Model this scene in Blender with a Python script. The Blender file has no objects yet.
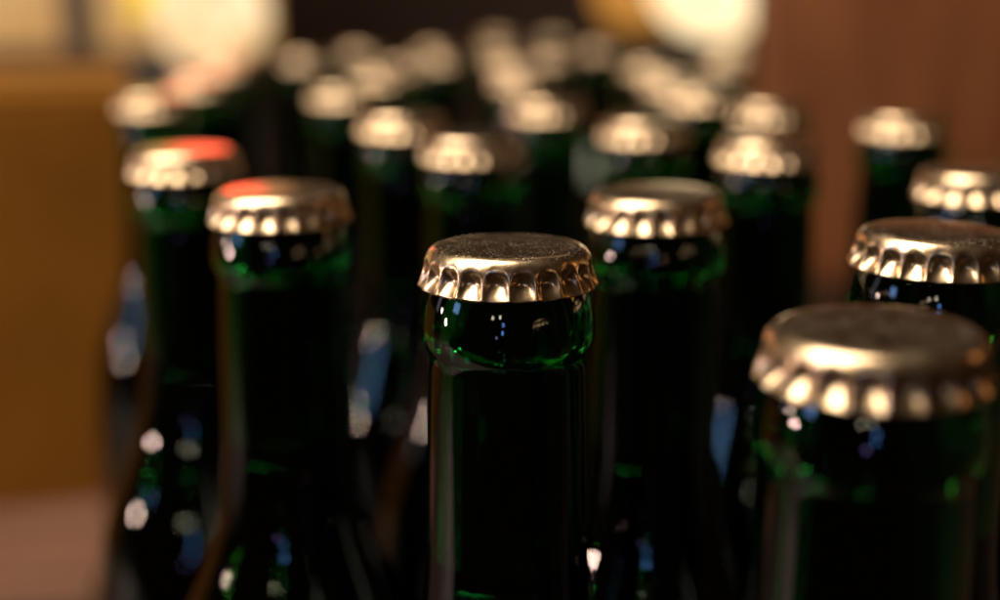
import bpy, bmesh, math, random
from mathutils import Vector, Matrix
R = math.radians
random.seed(7)
sc = bpy.context.scene
C = sc.collection

# ------------------------------------------------------------------ camera
CAP_TOP = 0.230                     # height of every bottle above the counter
cd = bpy.data.cameras.new('camera')
cam = bpy.data.objects.new('camera', cd)
C.objects.link(cam)
cam.location = (0, 0, CAP_TOP + 0.0415)
cam.rotation_euler = (R(90 - 13.54), 0, 0)
cd.sensor_width = 36
cd.lens = 46.8
cd.clip_start = 0.01
cd.clip_end = 50
cd.dof.use_dof = True
cd.dof.focus_distance = 0.2035
cd.dof.aperture_fstop = 5.5
cd.dof.aperture_blades = 0
sc.camera = cam

# ------------------------------------------------------------------ world, exposure, sampling
w = bpy.data.worlds.new('World')
sc.world = w
w.use_nodes = True
w.node_tree.nodes['Background'].inputs[0].default_value = (0.030, 0.016, 0.008, 1)
w.node_tree.nodes['Background'].inputs[1].default_value = 0.5
sc.view_settings.view_transform = 'Standard'
sc.view_settings.look = 'None'
sc.view_settings.exposure = 0
sc.view_settings.gamma = 1
sc.view_settings.use_curve_mapping = False
cy = sc.cycles
cy.use_denoising = True
cy.max_bounces = 16
cy.transmission_bounces = 12
cy.glossy_bounces = 6
cy.diffuse_bounces = 3
cy.transparent_max_bounces = 8
cy.sample_clamp_indirect = 8
cy.caustics_reflective = True
cy.caustics_refractive = True
cy.blur_glossy = 0.3

# ------------------------------------------------------------------ lamps of the bar room, plus an added fill
def area(name, loc, target, sx, sy, radiance, col, spread=180):
    l = bpy.data.lights.new(name, 'AREA')
    l.shape = 'RECTANGLE'
    l.size, l.size_y = sx, sy
    l.energy = radiance * math.pi * sx * sy
    l.color = col
    l.spread = R(spread)
    o = bpy.data.objects.new(name, l)
    C.objects.link(o)
    o.location = loc
    d = Vector(target) - Vector(loc)
    o.rotation_euler = d.to_track_quat('-Z', 'Y').to_euler()
    return o
AIM = (0, 0.3, 0.22)
area('key_ceiling_light', (-0.62, 0.10, 1.12), (-0.30, 0.30, 0.2), 0.75, 1.3, 12.0, (1.0, 0.85, 0.68))
area('blue_window_light', (-1.16, -0.10, 0.52), AIM, 0.20, 0.20, 7, (0.25, 0.48, 1.0))
area('white_strip_light', (-1.00, 0.55, 0.45), AIM, 0.10, 0.4, 0.8, (0.85, 0.9, 1.0))
area('warm_bulb_light', (-0.42, -0.92, 0.52), AIM, 0.07, 0.07, 14, (1.0, 0.82, 0.6))
area('warm_bulb_light', (-0.22, -0.98, 0.55), AIM, 0.07, 0.07, 14, (1.0, 0.85, 0.65))
area('violet_lamp_light', (-0.30, -0.95, 0.19), (0, 0.2, 0.2), 0.06, 0.06, 5, (0.55, 0.35, 1.0))
area('blue_lamp_light', (-0.12, -0.95, 0.39), AIM, 0.07, 0.07, 9, (0.15, 0.4, 1.0))
area('blue_lamp_light', (-0.14, -0.97, 0.27), AIM, 0.05, 0.05, 12, (0.15, 0.4, 1.0))
area('overhead_fill_light', (0.1, 1.5, 1.45), (0.1, 1.0, 0), 1.3, 0.6, .20, (1.0, 0.70, 0.44))  # added soft fill that lifts the cap tops, not a lamp of the room
area('pink_bulb_light', (-0.90, 0.18, 0.225), AIM, 0.045, 0.045, 210, (1.0, 0.66, 0.56))
area('pink_bulb_light', (-0.95, 0.36, 0.30), AIM, 0.04, 0.04, 120, (1.0, 0.68, 0.56))
area('orange_lamp_light', (0.95, 0.45, 0.52), AIM, 0.10, 0.22, 3, (1.0, 0.45, 0.15))

# ------------------------------------------------------------------ helpers
def obj(name, bm, mat, parent=None, smooth=False):
    me = bpy.data.meshes.new(name)
    bmesh.ops.recalc_face_normals(bm, faces=bm.faces[:])
    if smooth:
        for f in bm.faces: f.smooth = True
    bm.to_mesh(me); bm.free()
    me.materials.append(mat)
    o = bpy.data.objects.new(name, me)
    C.objects.link(o)
    if parent: o.parent = parent
    return o
def tag(o, label, cat, group=None, kind=None):
    o['label'] = label
    if cat: o['category'] = cat
    if group: o['group'] = group
    if kind: o['kind'] = kind
    return o
def empty(name, loc):
    o = bpy.data.objects.new(name, None)
    o.empty_display_size = 0.02
    C.objects.link(o)
    o.location = loc
    return o
def box(bm, lo, hi, bev=0.0):
    r = bmesh.ops.create_cube(bm, size=1)
    vs = r['verts']
    for v in vs:
        v.co = Vector([lo[i] + (v.co[i] + .5) * (hi[i] - lo[i]) for i in range(3)])
    if bev:
        es = list({e for v in vs for e in v.link_edges})
        bmesh.ops.bevel(bm, geom=es, offset=bev, segments=2, affect='EDGES', profile=.5)
def lathe(bm, prof, n, closed=False):
    rings = []
    for r, z in prof:
        if r < 1e-6: rings.append([bm.verts.new((0, 0, z))])
        else: rings.append([bm.verts.new((r*math.cos(2*math.pi*k/n), r*math.sin(2*math.pi*k/n), z)) for k in range(n)])
    pairs = list(zip(rings, rings[1:]))
    if closed: pairs.append((rings[-1], rings[0]))
    for a, b in pairs:
        for k in range(n):
            k2 = (k+1) % n
            if len(a) == 1 and len(b) == 1: continue
            if len(a) == 1: bm.faces.new((a[0], b[k], b[k2]))
            elif len(b) == 1: bm.faces.new((a[k], b[0], a[k2]))
            else: bm.faces.new((a[k], b[k], b[k2], a[k2]))
def resample(ctrl, step):
    # Catmull-Rom through the control points, so turned profiles have no kinks
    out = []
    for i in range(len(ctrl)-1):
        p0 = Vector(ctrl[max(i-1, 0)]); p1 = Vector(ctrl[i]); p2 = Vector(ctrl[i+1]); p3 = Vector(ctrl[min(i+2, len(ctrl)-1)])
        n = max(1, int((p2-p1).length/step))
        n = min(n, 8)
        for k in range(n):
            t = k/n
            q = 0.5*((2*p1)+(p2-p0)*t+(2*p0-5*p1+4*p2-p3)*t*t+(3*p1-p0-3*p2+p3)*t**3)
            out.append((max(q.x, 0), q.y))
    out.append(ctrl[-1])
    return out

# ------------------------------------------------------------------ materials
def mat(name):
    m = bpy.data.materials.new(name); m.use_nodes = True
    nt = m.node_tree
    return m, nt, nt.nodes['Principled BSDF']
def node(nt, t, **kw):
    n = nt.nodes.new(t)
    for k, v in kw.items(): setattr(n, k, v)
    return n
def noise(nt, scale, detail=4, coord='Object', rough=.55, vec_scale=None):
    tc = node(nt, 'ShaderNodeTexCoord')
    n = node(nt, 'ShaderNodeTexNoise')
    n.inputs['Scale'].default_value = scale
    n.inputs['Detail'].default_value = detail
    n.inputs['Roughness'].default_value = rough
    if vec_scale:
        mp = node(nt, 'ShaderNodeMapping'); mp.inputs['Scale'].default_value = vec_scale
        nt.links.new(tc.outputs[coord], mp.inputs[0]); nt.links.new(mp.outputs[0], n.inputs['Vector'])
    else:
        nt.links.new(tc.outputs[coord], n.inputs['Vector'])
    return n
def ramp(nt, src, stops):
    r = node(nt, 'ShaderNodeValToRGB')
    e = r.color_ramp.elements
    while len(e) < len(stops): e.new(.5)
    for i, (p, c) in enumerate(stops):
        e[i].position = p
        e[i].color = (*c, 1) if isinstance(c, tuple) else (c, c, c, 1)
    nt.links.new(src, r.inputs[0])
    return r
def surface(name, c1, c2, scale, rough=.6, bump=.0, vec_scale=None, detail=5):
    m, nt, b = mat(name)
    n = noise(nt, scale, detail, vec_scale=vec_scale)
    r = ramp(nt, n.outputs['Fac'], [(.3, c1), (.7, c2)])
    nt.links.new(r.outputs[0], b.inputs['Base Color'])
    b.inputs['Roughness'].default_value = rough
    if bump:
        bp = node(nt, 'ShaderNodeBump'); bp.inputs['Strength'].default_value = bump
        bp.inputs['Distance'].default_value = .002
        nt.links.new(n.outputs['Fac'], bp.inputs['Height']); nt.links.new(bp.outputs[0], b.inputs['Normal'])
    return m
def glow(name, c1, c2, strength, scale=6):
    m, nt, b = mat(name)
    n = noise(nt, scale, 2)
    r = ramp(nt, n.outputs['Fac'], [(.3, c1), (.7, c2)])
    b.inputs['Base Color'].default_value = (.08, .06, .04, 1)
    nt.links.new(r.outputs[0], b.inputs['Emission Color'])
    b.inputs['Emission Strength'].default_value = strength
    b.inputs['Roughness'].default_value = .6
    return m

# green bottle glass
M_GLASS, nt, b = mat('green bottle glass')
b.inputs['Base Color'].default_value = (0.006, 0.21, 0.036, 1)
b.inputs['Transmission Weight'].default_value = 1
b.inputs['IOR'].default_value = 1.52
n = noise(nt, 90, 3)
r = ramp(nt, n.outputs['Fac'], [(.35, .008), (.75, .03)])
nt.links.new(r.outputs[0], b.inputs['Roughness'])
n2 = noise(nt, 60, 2)
bp = node(nt, 'ShaderNodeBump'); bp.inputs['Strength'].default_value = .06; bp.inputs['Distance'].default_value = .0012
nt.links.new(n2.outputs['Fac'], bp.inputs['Height']); nt.links.new(bp.outputs[0], b.inputs['Normal'])

M_BEER, nt, b = mat('dark amber beer')
b.inputs['Base Color'].default_value = (0.45, 0.22, 0.05, 1)
b.inputs['Transmission Weight'].default_value = 1
b.inputs['IOR'].default_value = 1.34
b.inputs['Roughness'].default_value = 0.02

# brushed gold tin of the caps, with fine dust on top
M_CAP, nt, b = mat('gold tin cap')
n = noise(nt, 320, 5)
r = ramp(nt, n.outputs['Fac'], [(.3, (.66, .465, .27)), (.7, (.79, .585, .37))])
inf = node(nt, 'ShaderNodeObjectInfo')
hs = node(nt, 'ShaderNodeHueSaturation')
mr = node(nt, 'ShaderNodeMapRange'); mr.inputs[3].default_value = .88; mr.inputs[4].default_value = 1.06
nt.links.new(inf.outputs['Random'], mr.inputs[0]); nt.links.new(mr.outputs[0], hs.inputs['Value'])
nt.links.new(r.outputs[0], hs.inputs['Color'])
dn = noise(nt, 2600, 1)
dr = ramp(nt, dn.outputs['Fac'], [(.60, 0.0), (.68, .5)])
dn2 = noise(nt, 260, 2)
dr2 = ramp(nt, dn2.outputs['Fac'], [(.35, 0.15), (.60, 1.0)])
dm = node(nt, 'ShaderNodeMath', operation='MULTIPLY')
ge = node(nt, 'ShaderNodeNewGeometry'); sx = node(nt, 'ShaderNodeSeparateXYZ')
nt.links.new(ge.outputs['Normal'], sx.inputs[0])
up = node(nt, 'ShaderNodeMapRange'); up.inputs[1].default_value = .6; up.inputs[2].default_value = .97
nt.links.new(sx.outputs['Z'], up.inputs[0])
du = node(nt, 'ShaderNodeMath', operation='MULTIPLY')
nt.links.new(dr.outputs[0], du.inputs[0]); nt.links.new(up.outputs[0], du.inputs[1])
nt.links.new(du.outputs[0], dm.inputs[0]); nt.links.new(dr2.outputs[0], dm.inputs[1])
mx = node(nt, 'ShaderNodeMix', data_type='RGBA')
nt.links.new(dm.outputs[0], mx.inputs['Factor']); nt.links.new(hs.outputs[0], mx.inputs['A'])
mx.inputs['B'].default_value = (1, .9, .76, 1)
nt.links.new(mx.outputs['Result'], b.inputs['Base Color'])
inv = node(nt, 'ShaderNodeMath', operation='SUBTRACT'); inv.inputs[0].default_value = 1
nt.links.new(dm.outputs[0], inv.inputs[1]); nt.links.new(inv.outputs[0], b.inputs['Metallic'])
rr = ramp(nt, n.outputs['Fac'], [(.3, .26), (.75, .36)])
ra = node(nt, 'ShaderNodeMath', operation='MULTIPLY_ADD'); ra.inputs[1].default_value = -.08
nt.links.new(up.outputs[0], ra.inputs[0]); nt.links.new(rr.outputs[0], ra.inputs[2])
nt.links.new(ra.outputs[0], b.inputs['Roughness'])
b.inputs['Coat Weight'].default_value = .8; b.inputs['Coat Roughness'].default_value = .09; b.inputs['Coat IOR'].default_value = 1.5
bp = node(nt, 'ShaderNodeBump'); bp.inputs['Strength'].default_value = .12; bp.inputs['Distance'].default_value = .0002
nb = noise(nt, 1500, 3)
nt.links.new(nb.outputs['Fac'], bp.inputs['Height']); nt.links.new(bp.outputs[0], b.inputs['Normal'])

M_COUNTER = surface('dark counter wood', (.020, .012, .008), (.045, .026, .016), 7, .5, .2, (1, 9, 1))
M_BOARD = surface('pale pinkish wood', (.075, .033, .017), (.15, .070, .041), 14, .6, .2, (1, 7, 1))
M_CARTON = surface('brown cardboard', (.120, .044, .002), (.155, .060, .0035), 18, .8, .15)
M_CARTON.node_tree.nodes['Principled BSDF'].inputs['Specular IOR Level'].default_value = .12
M_TAPE = surface('brown packing tape', (.30, .14, .03), (.36, .17, .04), 30, .35)
M_BACK = surface('dark brown wall', (.040, .023, .017), (.065, .038, .027), 2, .8, .2)
M_PANEL = surface('reddish brown wood panel', (.12, .036, .009), (.27, .095, .030), 5, .5, .2, (9, 9, 1))
M_DARKWOOD = surface('dark stained wood', (.03, .025, .02), (.06, .045, .035), 8, .5)

# ------------------------------------------------------------------ the setting
bm = bmesh.new(); box(bm, (-1.6, 0.115, -0.05), (1.6, 1.9, 0), .004)
tag(obj('counter', bm, M_COUNTER), 'dark wooden counter under the bottles and the carton', None, kind='structure')
bm = bmesh.new(); box(bm, (-2.2, 2.6, -0.05), (2.2, 2.68, 2.2))
tag(obj('back_wall', bm, M_BACK), 'dark brown wall far behind the bottles', 'wall')
bm = bmesh.new(); box(bm, (.236, 1.20, 0.001), (1.5, 1.26, .375), .004)
tag(obj('wood_panel', bm, M_PANEL), 'reddish brown wood panel standing at right behind the bottles', 'panel')

bm = bmesh.new(); box(bm, (-.14, -.07, 0), (.12, .085, .004), .001)
t = tag(obj('wooden_board', bm, M_BOARD), 'pale pinkish wooden board lying in front of the brown carton at lower left', 'board')
t.location = (-.312, .585, .0005); t.rotation_euler = (0, 0, R(9))
# cardboard carton at the left
t = tag(empty('carton', (-.502, .755, 0)), 'amber brown cardboard carton at left beside the bottles', 'carton')
t.rotation_euler = (0, 0, R(16))
bm = bmesh.new(); box(bm, (-.28, -.175, .001), (.28, .175, .215), .003); obj('carton_body', bm, M_CARTON, t)
for s in (-1, 1):
    bm = bmesh.new()
    box(bm, (-.278, min(s*.0015, s*.174), .2155), (.278, max(s*.0015, s*.174), .2185), .001)
    obj('flap', bm, M_CARTON, t)
bm = bmesh.new(); box(bm, (-.279, -.025, .219), (.279, .025, .2194)); obj('tape', bm, M_TAPE, t)

# shelf unit behind the carton; its tan panel emits in place of lamp light
M_GLOWPANEL = glow('tan panel with lamp light as emission', (.46, .19, .03), (.70, .42, .16), .92, 9)
M_YELLOW = glow('lit yellow sign', (.66, .43, .008), (.76, .49, .008), 1.7)
M_RED = glow('lit red sign', (.90, .04, .012), (.95, .05, .016), 5)
t = tag(empty('display_cabinet', (-.72, 1.62, 0)), 'tan display cabinet, lamp light on its panel painted as glow, with a dark post behind the carton', 'cabinet')
bm = bmesh.new(); box(bm, (-.62, 0, .20), (.44, .02, .62), .002); obj('glow_panel', bm, M_GLOWPANEL, t)
bm = bmesh.new(); box(bm, (-.62, -.10, .001), (.44, .02, .198), .003); obj('cabinet_base', bm, M_DARKWOOD, t)
bm = bmesh.new(); box(bm, (.195, -.03, .199), (.230, -.002, .62), .002); obj('post', bm, M_DARKWOOD, t)
bm = bmesh.new(); box(bm, (-.62, -.03, .62), (.44, .02, .65), .002); obj('cabinet_top', bm, M_DARKWOOD, t)
bm = bmesh.new(); box(bm, (.275, -.02, .238), (.345, -.003, .34), .004); obj('yellow_plate', bm, M_YELLOW, t)
t = tag(empty('red_sign', (-.333, 1.5, 0.263)), 'lit red sign on a thin dark post just above the cream globe lamp', 'sign')
bm = bmesh.new(); box(bm, (-.040, -.008, 0), (.040, .008, .19), .006); obj('lit_face', bm, M_RED, t)
bm = bmesh.new(); box(bm, (-.042, .009, -.002), (.042, .03, .192), .004); obj('housing', bm, M_DARKWOOD, t)
bm = bmesh.new(); box(bm, (-.006, .012, -.2625), (.006, .024, -.003), .001); obj('sign_post', bm, M_DARKWOOD, t)

# globe lamps
def globe_lamp(name, loc, r, zc, m, label, squash=1.0):
    t = tag(empty(name, loc), label, 'lamp')
    bm = bmesh.new()
    pr = [(r*math.cos(R(a)), zc + r*squash*math.sin(R(a))) for a in range(-84, 85, 6)]
    lathe(bm, [(0, zc - r*squash)] + pr + [(0, zc + r*squash)], 48)
    obj('glass_globe', bm, m, t, True)
    zb = zc - r*squash
    bm = bmesh.new()
    lathe(bm, [(0, .001), (.05, .001), (.05, .008), (.012, .016), (.008, .04), (.008, zb-.012), (.022, zb-.006), (.022, zb+.004), (0, zb+.004)], 24)
    obj('lamp_stand', bm, M_DARKWOOD, t, True)
    return t
M_SHADE1 = glow('lit cream glass', (.62, .34, .11), (1.0, .76, .46), 1.35, 22)
M_SHADE2 = glow('lit pale glass', (.85, .54, .22), (1.0, .84, .56), 1.7, 18)
M_AMBER = glow('lit amber glass', (.60, .22, .02), (.72, .30, .04), .75, 8)
globe_lamp('globe_lamp', (-.318, 1.46, 0), .062, .243, M_SHADE1, 'glowing cream globe lamp at left beyond the carton')
globe_lamp('globe_lamp', (.238, 1.47, 0), .078, .291, M_SHADE2, 'brightest pale globe lamp behind the bottles at upper right')
globe_lamp('globe_lamp', (.166, 1.62, 0), .055, .272, M_AMBER, 'dim amber globe lamp just left of the brightest pale globe')

# ------------------------------------------------------------------ the bottles
mm = .001
def bottle_glass():
    outer = [(11.9, -2.6), (12.1, -4.5), (12.75, -6.0), (13.75, -8.6), (14.4, -12), (14.6, -14.0), (14.3, -16.0), (13.6, -17.5), (13.1, -18.4), (13.2, -19.9), (13.4, -23),
             (13.7, -32), (14.0, -46), (14.4, -59), (16.1, -72), (20.2, -84), (24.6, -95), (27.8, -106), (29.4, -118), (29.95, -131), (30.0, -150), (30.0, -215),
             (29.7, -223), (28.3, -228), (25.5, -229.6)]
    o = resample(outer, 1.2)
    o += [(18, -229.3), (9, -227.5), (0, -226.5)]
    inner = [(0, -223), (9, -224), (18, -225.3), (23, -225), (26.5, -222), (27.3, -214), (27.4, -150), (27.3, -131), (26.6, -118), (24.8, -106), (21.6, -95), (17.2, -84),
             (13.1, -72), (11.2, -59), (10.5, -46), (9.9, -32), (9.6, -21.5), (9.3, -14), (9.3, -6), (9.6, -2.6)]
    inn = inner[:4] + resample(inner[4:], 2.5)
    bm = bmesh.new()
    lathe(bm, [(r*mm, (z+230)*mm) for r, z in o + inn], 72)
    # bridge the mouth rim
    vs = sorted(bm.verts, key=lambda v: -v.co.z)
    be = [e for e in bm.edges if e.is_boundary]
    bmesh.ops.bridge_loops(bm, edges=be)
    return bm
def bottle_beer():
    pr = [(0, -223.2), (9, -224.2), (18, -225.5), (23, -225.2), (26.7, -222), (27.5, -214), (27.6, -150), (27.5, -131), (26.8, -118), (25.0, -106), (21.8, -95), (17.4, -84),
          (13.3, -72), (11.4, -59), (11.1, -54), (10.6, -54.4), (0, -54.6)]
    bm = bmesh.new()
    lathe(bm, [(r*mm, (z+230)*mm) for r, z in pr], 48)
    return bm
def crown_cap():
    NT, TEETH = 21*24, 21
    bm = bmesh.new()
    rings = []
    def ring(f):
        rings.append([bm.verts.new(f(2*math.pi*k/NT)) for k in range(NT)])
    def sm(a, b, x):
        t = min(1, max(0, (x-a)/(b-a))); return t*t*(3-2*t)
    c = bm.verts.new((0, 0, .1*mm))
    for r in (1.5, 3, 4.5, 6, 7.5, 9, 10, 10.8, 11.3):
        ring(lambda a, r=r: (r*mm*math.cos(a), r*mm*math.sin(a), (.1-.22*(r/11.3)**3)*mm))
    def flute(a, t):
        u = (a*TEETH/(2*math.pi)) % 1.0
        u = min(u, 1-u)                             # 0 on a rib, 0.5 in the middle of a flute
        s = .62*(1-math.exp(-(u/.13)**2)) + .38*math.sin(math.pi*u)**2
        on = sm(-.20+.30*(1-s), .46+.22*(1-s), t)   # the flutes start as round arches in the shoulder
        return s, 1.3*s*on*(1-.63*sm(.45, 1.05, t))
    for k in range(1, 11):                          # rounded shoulder
        q = k/10*R(76)
        r = 11.3 + 2.45*math.sin(q)/math.sin(R(76)); z = -.12 - 2.25*(1-math.cos(q))/(1-math.cos(R(76)))
        def f(a, r=r, z=z, t=-.42*(1-k/10)):
            rr = r - flute(a, t)[1]
            return (rr*mm*math.cos(a), rr*mm*math.sin(a), z*mm)
        ring(f)
    for k in range(1, 19):                          # fluted skirt
        t = k/18
        ridge = 13.75 + .45*t + .75*t*t
        def f(a, t=t, ridge=ridge):
            s, d = flute(a, t)
            r = ridge - d
            z = -2.37 - 4.15*t - .22*t**3*s
            return (r*mm*math.cos(a), r*mm*math.sin(a), z*mm)
        ring(f)
    last = [v.co.copy() for v in rings[-1]]
    ring_i = []
    rings.append([bm.verts.new((p.x*(1-.25*mm/p.xy.length), p.y*(1-.25*mm/p.xy.length), p.z)) for p in last])   # cut edge of the tin
    for r, z in ((13.0, -6.0), (12.15, -4.6), (11.95, -2.8)):
        ring(lambda a, r=r, z=z: (r*mm*math.cos(a), r*mm*math.sin(a), z*mm))
    for k in range(NT): bm.faces.new((c, rings[0][k], rings[0][(k+1) % NT]))
    for a, b in zip(rings, rings[1:]):
        for k in range(NT):
            k2 = (k+1) % NT
            bm.faces.new((a[k], b[k], b[k2], a[k2]))
    return bm

GROUP = 'green beer bottles packed on the counter'
SPOTS = [
 (46.7, 156.4, 'sharply focused green bottle in the front centre with a speckled gold cap'),
 (1.3, 209.5, 'nearest green bottle at front right with the largest, blurred gold cap'),
 (76.3, 223., 'green bottle at right edge just behind the nearest cap, cap top dark and speckled'),
 (32.5, 267.1, 'green bottle right behind the focused one, slightly blurred gold cap'),
 (-46.2, 269.8, 'green bottle left of the focused one, red glint on the left of its cap'),
 (111.4, 300.2, 'green bottle cut by right edge, its gold cap above the dark speckled cap'),
 (-82., 338., 'green bottle at far left whose blurred cap shines red on its right half'),
 (75., 363.1, 'green bottle left of the narrow brown gap between the right-hand bottles'),
 (-8., 370.5, 'green bottle in the third row directly behind the focused cap'),
 (46.5, 419.2, 'green bottle right of the middle with its blurred cap just above the second-row cap'),
 (134.2, 433.2, 'green bottle standing alone against the reddish wood panel at right'),
 (-32.7, 435.9, 'green bottle whose blurred cap sits left of and above the third-row centre cap'),
 (100., 483.3, 'green bottle behind the one left of the brown gap, lower than the bright globe lamp'),
 (18., 490.7, 'green bottle in the middle whose cap overlaps another pale cap at its upper left'),
 (-137.1, 518.5, 'green bottle at the left border whose cap blurs pinkish in front of the carton'),
 (83., 541.4, 'green bottle below the bright globe lamp with a round blurred cap'),
 (-66.4, 555.1, 'green bottle left of the middle with a tall doubled cap blur'),
 (10.6, 631.3, 'green bottle in the middle behind the overlapping pair of pale caps'),
 (81.6, 624.2, 'green bottle with pinkish cap blur, upper left of the round one below the bright lamp'),
 (-141.7, 617.2, 'second bottle along the left border, reddish streak under its cap blur'),
 (-60.5, 669.5, 'green bottle whose faint cap merges above the tall doubled cap blur'),
 (-123., 829.4, 'bottle in the back with a lone cap disc just right of the left globe lamp'),
 (-97.7, 923.1, 'back row bottle with the dimmest cap disc, right of the lone disc'),
 (-46.9, 956.2, 'back row bottle left of centre with a clear round cap disc'),
 (-37.7, 829.4, 'farthest bottle behind the clear round disc left of centre'),
 (-0.9, 995.7, 'back row bottle at the centre with a small dim cap disc'),
 (33.6, 854.8, 'back row bottle right of centre with a cap disc above the dark gap'),
 (49.4, 1175.4, 'farthest bottle behind the back row disc right of centre'),
 (72.3, 957.4, 'back row bottle with a cap disc left of the amber globe'),
 (83.9, 744.6, 'green bottle whose cap blurs under the amber globe'),
 (134., 778.7, 'green bottle with a thin ring of light directly under the bright globe lamp'),
 (7., 771.9, 'green bottle with a faint cap behind the middle pair, before the back row'),
 (-54.8, 761.3, 'green bottle with a dim cap disc just below the clear round back row disc'),
 (162.3, 925.7, 'rearmost bottle beside the wood panel, dark under the right of the bright globe'),
 (-155.9, 751., 'back bottle at the left border under the cream globe lamp glow'),
 (-1.5, 1208.3, 'farthest bottle of all, at centre, barely lit against the dark wall'),
]
proto = empty('beer_bottle', (0, 0, 0))
obj('bottle_glass', bottle_glass(), M_GLASS, proto, True)
obj('beer', bottle_beer(), M_BEER, proto, True)
k_ = obj('crown_cap', crown_cap(), M_CAP, proto, True)
k_.location = (0, 0, CAP_TOP)
for i, (x, y, lab) in enumerate(SPOTS):
    if i == 0: t = proto; kids = list(proto.children)
    else:
        t = proto.copy(); C.objects.link(t); kids = []
        for ch in proto.children:
            c2 = ch.copy(); C.objects.link(c2); c2.parent = t; kids.append(c2)
    t.location = (x*mm, y*mm, 0.0005)
    tag(t, lab, 'bottle', GROUP)
    for c2 in kids:
        if c2.name.startswith('crown_cap'):
            c2.rotation_euler = (R(random.uniform(-1, 1)*(.4 if i in (4, 6) else 1.2)), R(random.uniform(-1, 1)*(.4 if i in (4, 6) else 1.2)), R(random.uniform(0, 360)) if i else R(4))
        else:
            c2.rotation_euler = (0, 0, R(random.uniform(0, 360)))
